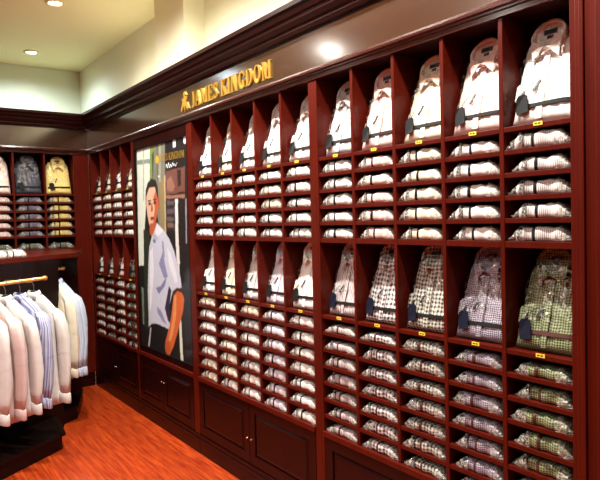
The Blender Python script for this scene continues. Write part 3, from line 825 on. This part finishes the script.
BAYS = [
    ('bay beside the corner', b1, ['ivory', 'ivory', 'white', 'ivory'], ['white', 'grey', 'rose', 'olive'], 0),
    ('bay right of the poster', b2, ['white', 'ivory', 'white', 'white', 'white'], ['white', 'ivory', 'grey', 'lilac', 'white'], 1),
    ('bay nearest the camera', b3, ['grey', 'rose', 'ivory', 'blush', 'white'], ['stripe', 'gingham', 'gingham_grey', 'purple', 'green'], 2),
]
ROWU = {'ivory': 'ivory', 'white': 'white', 'grey': 'white', 'rose': 'blush', 'blush': 'white'}
DESC = dict(white='white', ivory='ivory', blush='blush', rose='pale rose', grey='pale grey', lilac='pale lilac', stripe='pinkish striped',
            gingham='black gingham', gingham_grey='charcoal gingham', purple='purple checked', green='green checked',
            olive='dark olive', navy='navy', navy_white='slate striped', yellow='yellow')
count = 0
for bname, opens, ups, lows, bi in BAYS:
    for k, (a, b) in enumerate(opens):
        cx = (a + b) / 2; w = (b - a) / .252
        w = min(w, 1.02)
        for half, zt, fab in (('upper', UP[0], ups[k]), ('lower', LOW[0], lows[k])):
            v = rng.randrange(4)
            dark = fab in ('purple', 'green')
            tall_shirt(cx + rng.uniform(-.002, .002), .052, zt + .0015, math.radians(16.5 + rng.uniform(-1.5, 1.5)), SH[fab],
                       'upright %s shirt, %s tall row, %s column of the %s' % (DESC[fab], half, ORD[k], bname), v,
                       'upright shirts in the right wall cabinets', TAG_NAVY if dark or bi == 2 and half == 'lower' else TAG_GREY,
                       BROWN_BAND if fab == 'green' else BAND, wscale=.985 * w, buttons=(bi == 2), cuff=(fab in ('purple', 'green', 'gingham_grey', 'white')))
            ticket(cx + .01, zt - .0155 + .006, 'yellow ticket under the %s tall row, %s column of the %s' % (half, ORD[k], bname))
        levels = [('upper', UP[1:] + [MID]), ('lower', LOW[1:] + [BOT])]
        for half, zs in levels:
            fab = ups[k] if half == 'upper' else lows[k]
            base = fab
            for r, z in enumerate(zs):
                fb = base
                if half == 'upper' and bi < 2: fb = rng.choice([base, 'white', 'white', 'blush', 'ivory'])
                if half == 'upper' and bi == 2: fb = {'grey': 'white', 'rose': 'rose', 'ivory': 'ivory', 'blush': 'white', 'white': 'grey'}[base]
                if half == 'lower' and bi < 2 and k < 3: fb = rng.choice([base, 'white', 'ivory'])
                s = rng.choice([1.0, 1.0, .98, .92]) * w
                folded_shirt(cx + (1.0 * w - s) * .1 + rng.uniform(-.001, .001), .010 + rng.uniform(0, .008), z + .001, SH[fb],
                             'folded %s shirt, %s shelves, %s row down, %s column, %s' % (DESC[fb], half, ORD[r], ORD[k], bname),
                             rng.randrange(7), 'bagged folded shirts in the right wall cabinets', BROWN_BAND if fab in ('gingham', 'gingham_grey', 'green', 'purple', 'stripe') else BAND,
                             rotz=rng.uniform(-.015, .015), scale=s, zs=rng.uniform(.72, .92) if half == 'lower' and bi == 2 else rng.uniform(.84, 1.0))
                count += 1
# back wall cabinet: a rotated frame, local x -> world y
def bw(lx, ly): return (-ly, lx)
BKC = [('yellow', 'yellow', 'rightmost'), ('navy', 'navy_white', 'middle'), ('blush', 'blush', 'left')]
for k, ((a, b), (f1, f2, cn)) in enumerate(zip(bko, BKC)):
    c = (a + b) / 2
    X, Y = bw(c, .050)
    t = tall_shirt(X, Y, UP[0] + .0015, math.radians(14), SH[f1], 'upright %s shirt in the back wall cabinet, %s column' % (DESC[f1], cn), k,
                   'upright shirts in the back wall cabinet', rotz=PI / 2, buttons=False, wscale=.98)
    for r, z in enumerate(UP[1:] + [MID]):
        X, Y = bw(c, .028)
        folded_shirt(X, Y, z + .001, SH[f2], 'folded %s shirt in the back wall cabinet, %s column, %s row down' % (DESC[f2], cn, ORD[r]), r + k,
                     'bagged folded shirts in the back wall cabinet', rotz=PI / 2 + rng.uniform(-.02, .02), scale=1)
    X, Y = bw(c, .03)
    folded_shirt(X, Y, 1.4215, SH['olive'], 'loosely bagged dark olive shirt on the lowest board of the back wall cabinet, %s column' % cn, 3 + k,
                 'olive shirts low in the back wall cabinet', rotz=PI / 2, scale=1)

# ------------------------------------------------------------------ hanging rack (turned towards the aisle)
RO = Vector((1.61, -.74, 0)); TH = math.atan2(.835, -.55)     # local +x points away to the right wall, -y to the camera
rack = thing('garment_rack', 'black stepped garment rack under a mahogany top, turned towards the aisle', 'clothes rack', RO, (0, 0, TH))
m = MB(); m.prism([(-1.5, .012), (-.006, .012), (.285, .345), (-1.5, .345)], 0, .100)
m.prism([(-1.5, -.006), (.012, -.006), (.31, .345), (-1.5, .345)], .1002, .122)
m.build('front_plinth', BLACK_WOOD, rack, bevel=.002)
m = MB(); m.prism([(-1.5, .3855), (.585, .3855), (1.0, .68), (-1.5, .68)], 0, .090)
m.prism([(-1.5, .3855), (.605, .3855), (1.03, .70), (-1.5, .70)], .0902, .108)
m.build('rear_plinth', BLACK_WOOD, rack, bevel=.002)
MB().box(-1.5, .385, .346, .385, 0.0, 1.372).build('centre_panel', BLACK_WOOD, rack, bevel=.002)
MB().box(-1.2, 1.02, .701, .735, 0.0, 1.372).build('rear_panel', DARK_WOOD, rack, bevel=.002)
def loc(wx, wy):
    d = Vector((wx, wy, 0)) - RO
    return (d.x * -.55 + d.y * .835, -(d.x * .835 + d.y * .55))
top = [(-1.25, .355), (.60, .355), (1.04, .66)] + [loc(.012, -.24), loc(.012, -1.95)]
MB().prism(top, 1.3725, 1.412).build('top_board', MAHOGANY, rack, bevel=.004)
RZ = 1.262
MB().tube([(-1.5, .10, RZ), (-.035, .10, RZ), (-.03, .10, RZ), (-.012, .10, RZ)], [.0125, .0125, .018, .018], 14).build('rail', BRASS, rack, True)
MB().tube([(.30, .46, RZ + .02), (.545, .46, RZ + .02), (.55, .46, RZ + .02), (.57, .46, RZ + .02)], [.0125, .0125, .018, .018], 14).build('rail', BRASS, rack, True)
for x in (-.15, -.9):
    MB().tube([(x, .10, RZ - .012), (x, .346, RZ - .012)], .008, 8).build('rail_bracket', BRASS, rack, True)
MB().tube([(.34, .46, RZ + .008), (.34, .385, RZ + .008)], .008, 8).build('rail_bracket', BRASS, rack, True)

def soft(name, c, stripe=None, period=.012):
    return fabric(name, c, stripe=stripe, period=period, coat=0, rough=.8)
def hang_meshes(seed, sleeve_in=0.0):
    rnd = random.Random(300 + seed)
    ph = [rnd.uniform(0, 6.28) for _ in range(8)]
    M = {}
    lev = [(-.100, .050, .032), (-.120, .085, .030), (-.155, .130, .034), (-.195, .172, .040), (-.235, .192, .038), (-.28, .194, .046), (-.40, .186, .048),
           (-.55, .186, .046), (-.70, .190, .044), (-.82, .194, .042), (-.90 + rnd.uniform(-.02, .02), .206, .038)]
    n = 36; rings = []
    for i, (z, a, b) in enumerate(lev):
        f = min(1, i / 5)
        r = []
        for k in range(n):
            t = 2 * PI * k / n
            c, s = math.cos(t), math.sin(t)
            wr = 1 + f * (.16 * math.sin(5 * t + ph[0] + z * 4) + .10 * math.sin(9 * t + ph[1] - z * 7))
            zz = z + (.03 * abs(c) ** 2 if i == len(lev) - 1 else 0)
            r.append((b * math.copysign(abs(s) ** .8, s) * wr, a * math.copysign(abs(c) ** .9, c), zz))
        rings.append(r)
    M['torso'] = MB().loft(rings).mesh('shirt_torso', WHITE_M, True)
    for sg, key in ((-1, 'sf'), (1, 'sb')):
        path = [(0, .150, -.205), (0, .190, -.240), (.0, .206, -.31), (.006, .216, -.42), (.010, .220, -.58), (.006, .218, -.72), (.004, .216, -.80)]
        rad = [(.030, .024), (.040, .036), (.042, .048), (.040, .050), (.036, .052), (.030, .050), (.026, .044)]
        rings = []
        for i, ((x, y, z), (ra, rb)) in enumerate(zip(path, rad)):
            r = []
            for k in range(18):
                t = 2 * PI * k / 18
                wr = 1 + .10 * math.sin(3 * t + ph[2] + z * 14) + .07 * math.sin(5 * t + ph[3])
                r.append((x + ph[4] * .002 + ra * math.sin(t) * wr, sg * (y - sleeve_in * i / 6) + rb * math.cos(t) * wr, z))
            rings.append(r)
        M[key] = MB().loft(rings).mesh('sleeve', WHITE_M, True)
        rings = []
        for z, g in ((-.795, .0), (-.80, .004), (-.862, .006), (-.866, .002)):
            r = []
            for k in range(18):
                t = 2 * PI * k / 18
                r.append((.004 + ph[4] * .002 + (.024 + g) * math.sin(t), sg * (.216 - sleeve_in) + (.046 + g) * math.cos(t), z - .012 * math.cos(t) * sg))
            rings.append(r)
        M['c' + key] = MB().loft(rings).mesh('cuff', WHITE_M, True)
    # collar: stand with two falls
    rings = []
    for k in range(21):
        t = 2 * PI * k / 20
        c, s = math.cos(t), math.sin(t)
        rings.append([(.026 * s, .046 * c, -.112), (.027 * s, .048 * c, -.080 - .012 * abs(s)), (.026 * s, .045 * c, -.072 - .016 * abs(s)), (.032 * s, .054 * c, -.082 - .016 * abs(s)), (.040 * s, .064 * c, -.122 - .03 * abs(s)), (.036 * s, .060 * c, -.122 - .03 * abs(s)), (.024 * s, .042 * c, -.108)])
    M['collar'] = MB().loft(rings, cap=False).mesh('collar', WHITE_M, True)
    return M
HANG = [hang_meshes(s, si) for s, si in ((0, 0), (1, .02), (2, .04), (3, .01))]
hook_pts = [(0, -.0165 * math.cos(a), .0165 * math.sin(a)) for a in [math.radians(q) for q in range(-30, 211, 20)]]
HOOK = MB().tube([(0, p[1], p[2]) for p in hook_pts][::-1][:0] + [(0, .0, -.075), (0, .0, -.045), (0, .010, -.026)] + [(0, .0165 * math.cos(a), .0165 * math.sin(a)) for a in [math.radians(q) for q in range(-30, 200, 20)]], .0022, 6).mesh('hook', CHROME, True)
YOKE = MB().tube([(0, -.165, -.205), (0, -.11, -.155), (0, -.04, -.100), (0, 0, -.082), (0, .04, -.100), (0, .11, -.155), (0, .165, -.205)], [.007, .009, .011, .012, .011, .009, .007], 8).mesh('yoke', BLACK, True)
def hanging(lx, ly, z, mat, label, hlabel, var, rot=0.0, cuffmat=None, tag_=None):
    w = Vector((lx * -.55 - ly * .835, lx * .835 - ly * .55, 0)) + RO
    h = thing('clothes_hanger', hlabel, 'hanger', (w.x, w.y, z), (0, 0, TH + rot), 'hangers on the garment rack')
    part('hook', HOOK, h); part('yoke', YOKE, h)
    t = thing('hanging_shirt', label, 'shirt', (w.x, w.y, z), (0, 0, TH + rot), 'shirts hanging on the rack')
    M = HANG[var % 4]
    part('torso', M['torso'], t, mat); part('collar', M['collar'], t, mat)
    for k in ('sf', 'sb'):
        s = part('sleeve', M[k], t, mat); part('cuff', M['c' + k], s, cuffmat or mat)
S_IVORY = soft('ivory cloth', srgb(206, 203, 197)); S_WHITE = soft('white cloth', srgb(208, 204, 202)); S_PINK = soft('pink cloth', srgb(204, 180, 176))
S_BLUE = soft('pale blue cloth', srgb(176, 190, 206)); S_LAV = soft('lavender striped cloth', srgb(190, 194, 214), srgb(124, 130, 172), .009)
S_CREAM = soft('cream cloth', srgb(212, 204, 182)); S_ROSE = soft('dusty rose cloth', srgb(214, 176, 166)); S_STRIPE = soft('white cloth with blue stripes', srgb(192, 200, 214), srgb(160, 170, 198), .010)
for i, (x, mt, lab, va, ro) in enumerate([
        (-.13, S_IVORY, 'ivory long-sleeved shirt at the right end of the near rail', 0, .05),
        (-.255, S_LAV, 'lavender blue striped shirt second from the right on the near rail', 2, .03),
        (-.38, S_WHITE, 'off-white shirt with a broad shoulder third from the right on the near rail', 3, .0),
        (-.50, S_PINK, 'pink shirt fourth from the right on the near rail, cut by the photo edge', 1, .02),
        (-.61, S_WHITE, 'white shirt beyond the pink one on the near rail', 2, .0)]):
    hanging(x, .10, RZ + .0, mt, lab, 'black hanger holding the ' + lab.split(' hanging')[0].split(' at the')[0].split(' third')[0].split(' second')[0].split(' fourth')[0].split(' with a broad')[0].split(' beyond')[0] + ', near rail position ' + ORD[i], va, ro)
for i, (x, mt, lab, va, ro) in enumerate([
        (.49, S_BLUE, 'pale blue shirt at the right end of the far rail, sleeve towards the floor', 0, -.02),
        (.44, S_STRIPE, 'blue striped white shirt between cream and pale blue shirts on the far rail', 3, .02),
        (.408, S_CREAM, 'cream shirt nearest the black panel on the far rail', 1, .0)]):
    hanging(x, .46, RZ + .02, mt, lab, 'black hanger holding the ' + lab.split(' at the')[0].split(' between')[0].split(' nearest')[0] + ' on the far rail', va, ro)
# shirts laid flat on the rack's top board
for lx, ly, z, f, lab, r in ((-.01, .385, 1.4135, 'white', 'white bagged shirt lying flat on the front edge of the mahogany top', 0),
                             (-.06, .66, 1.4135, 'olive', 'olive bagged shirt lying flat on the mahogany top behind the white one', .1)):
    w = Vector((lx * -.55 - ly * .835, lx * .835 - ly * .55, 0)) + RO
    folded_shirt(w.x, w.y, z, SH[f], lab, 2, 'shirts lying on the rack top', rotz=TH + r)
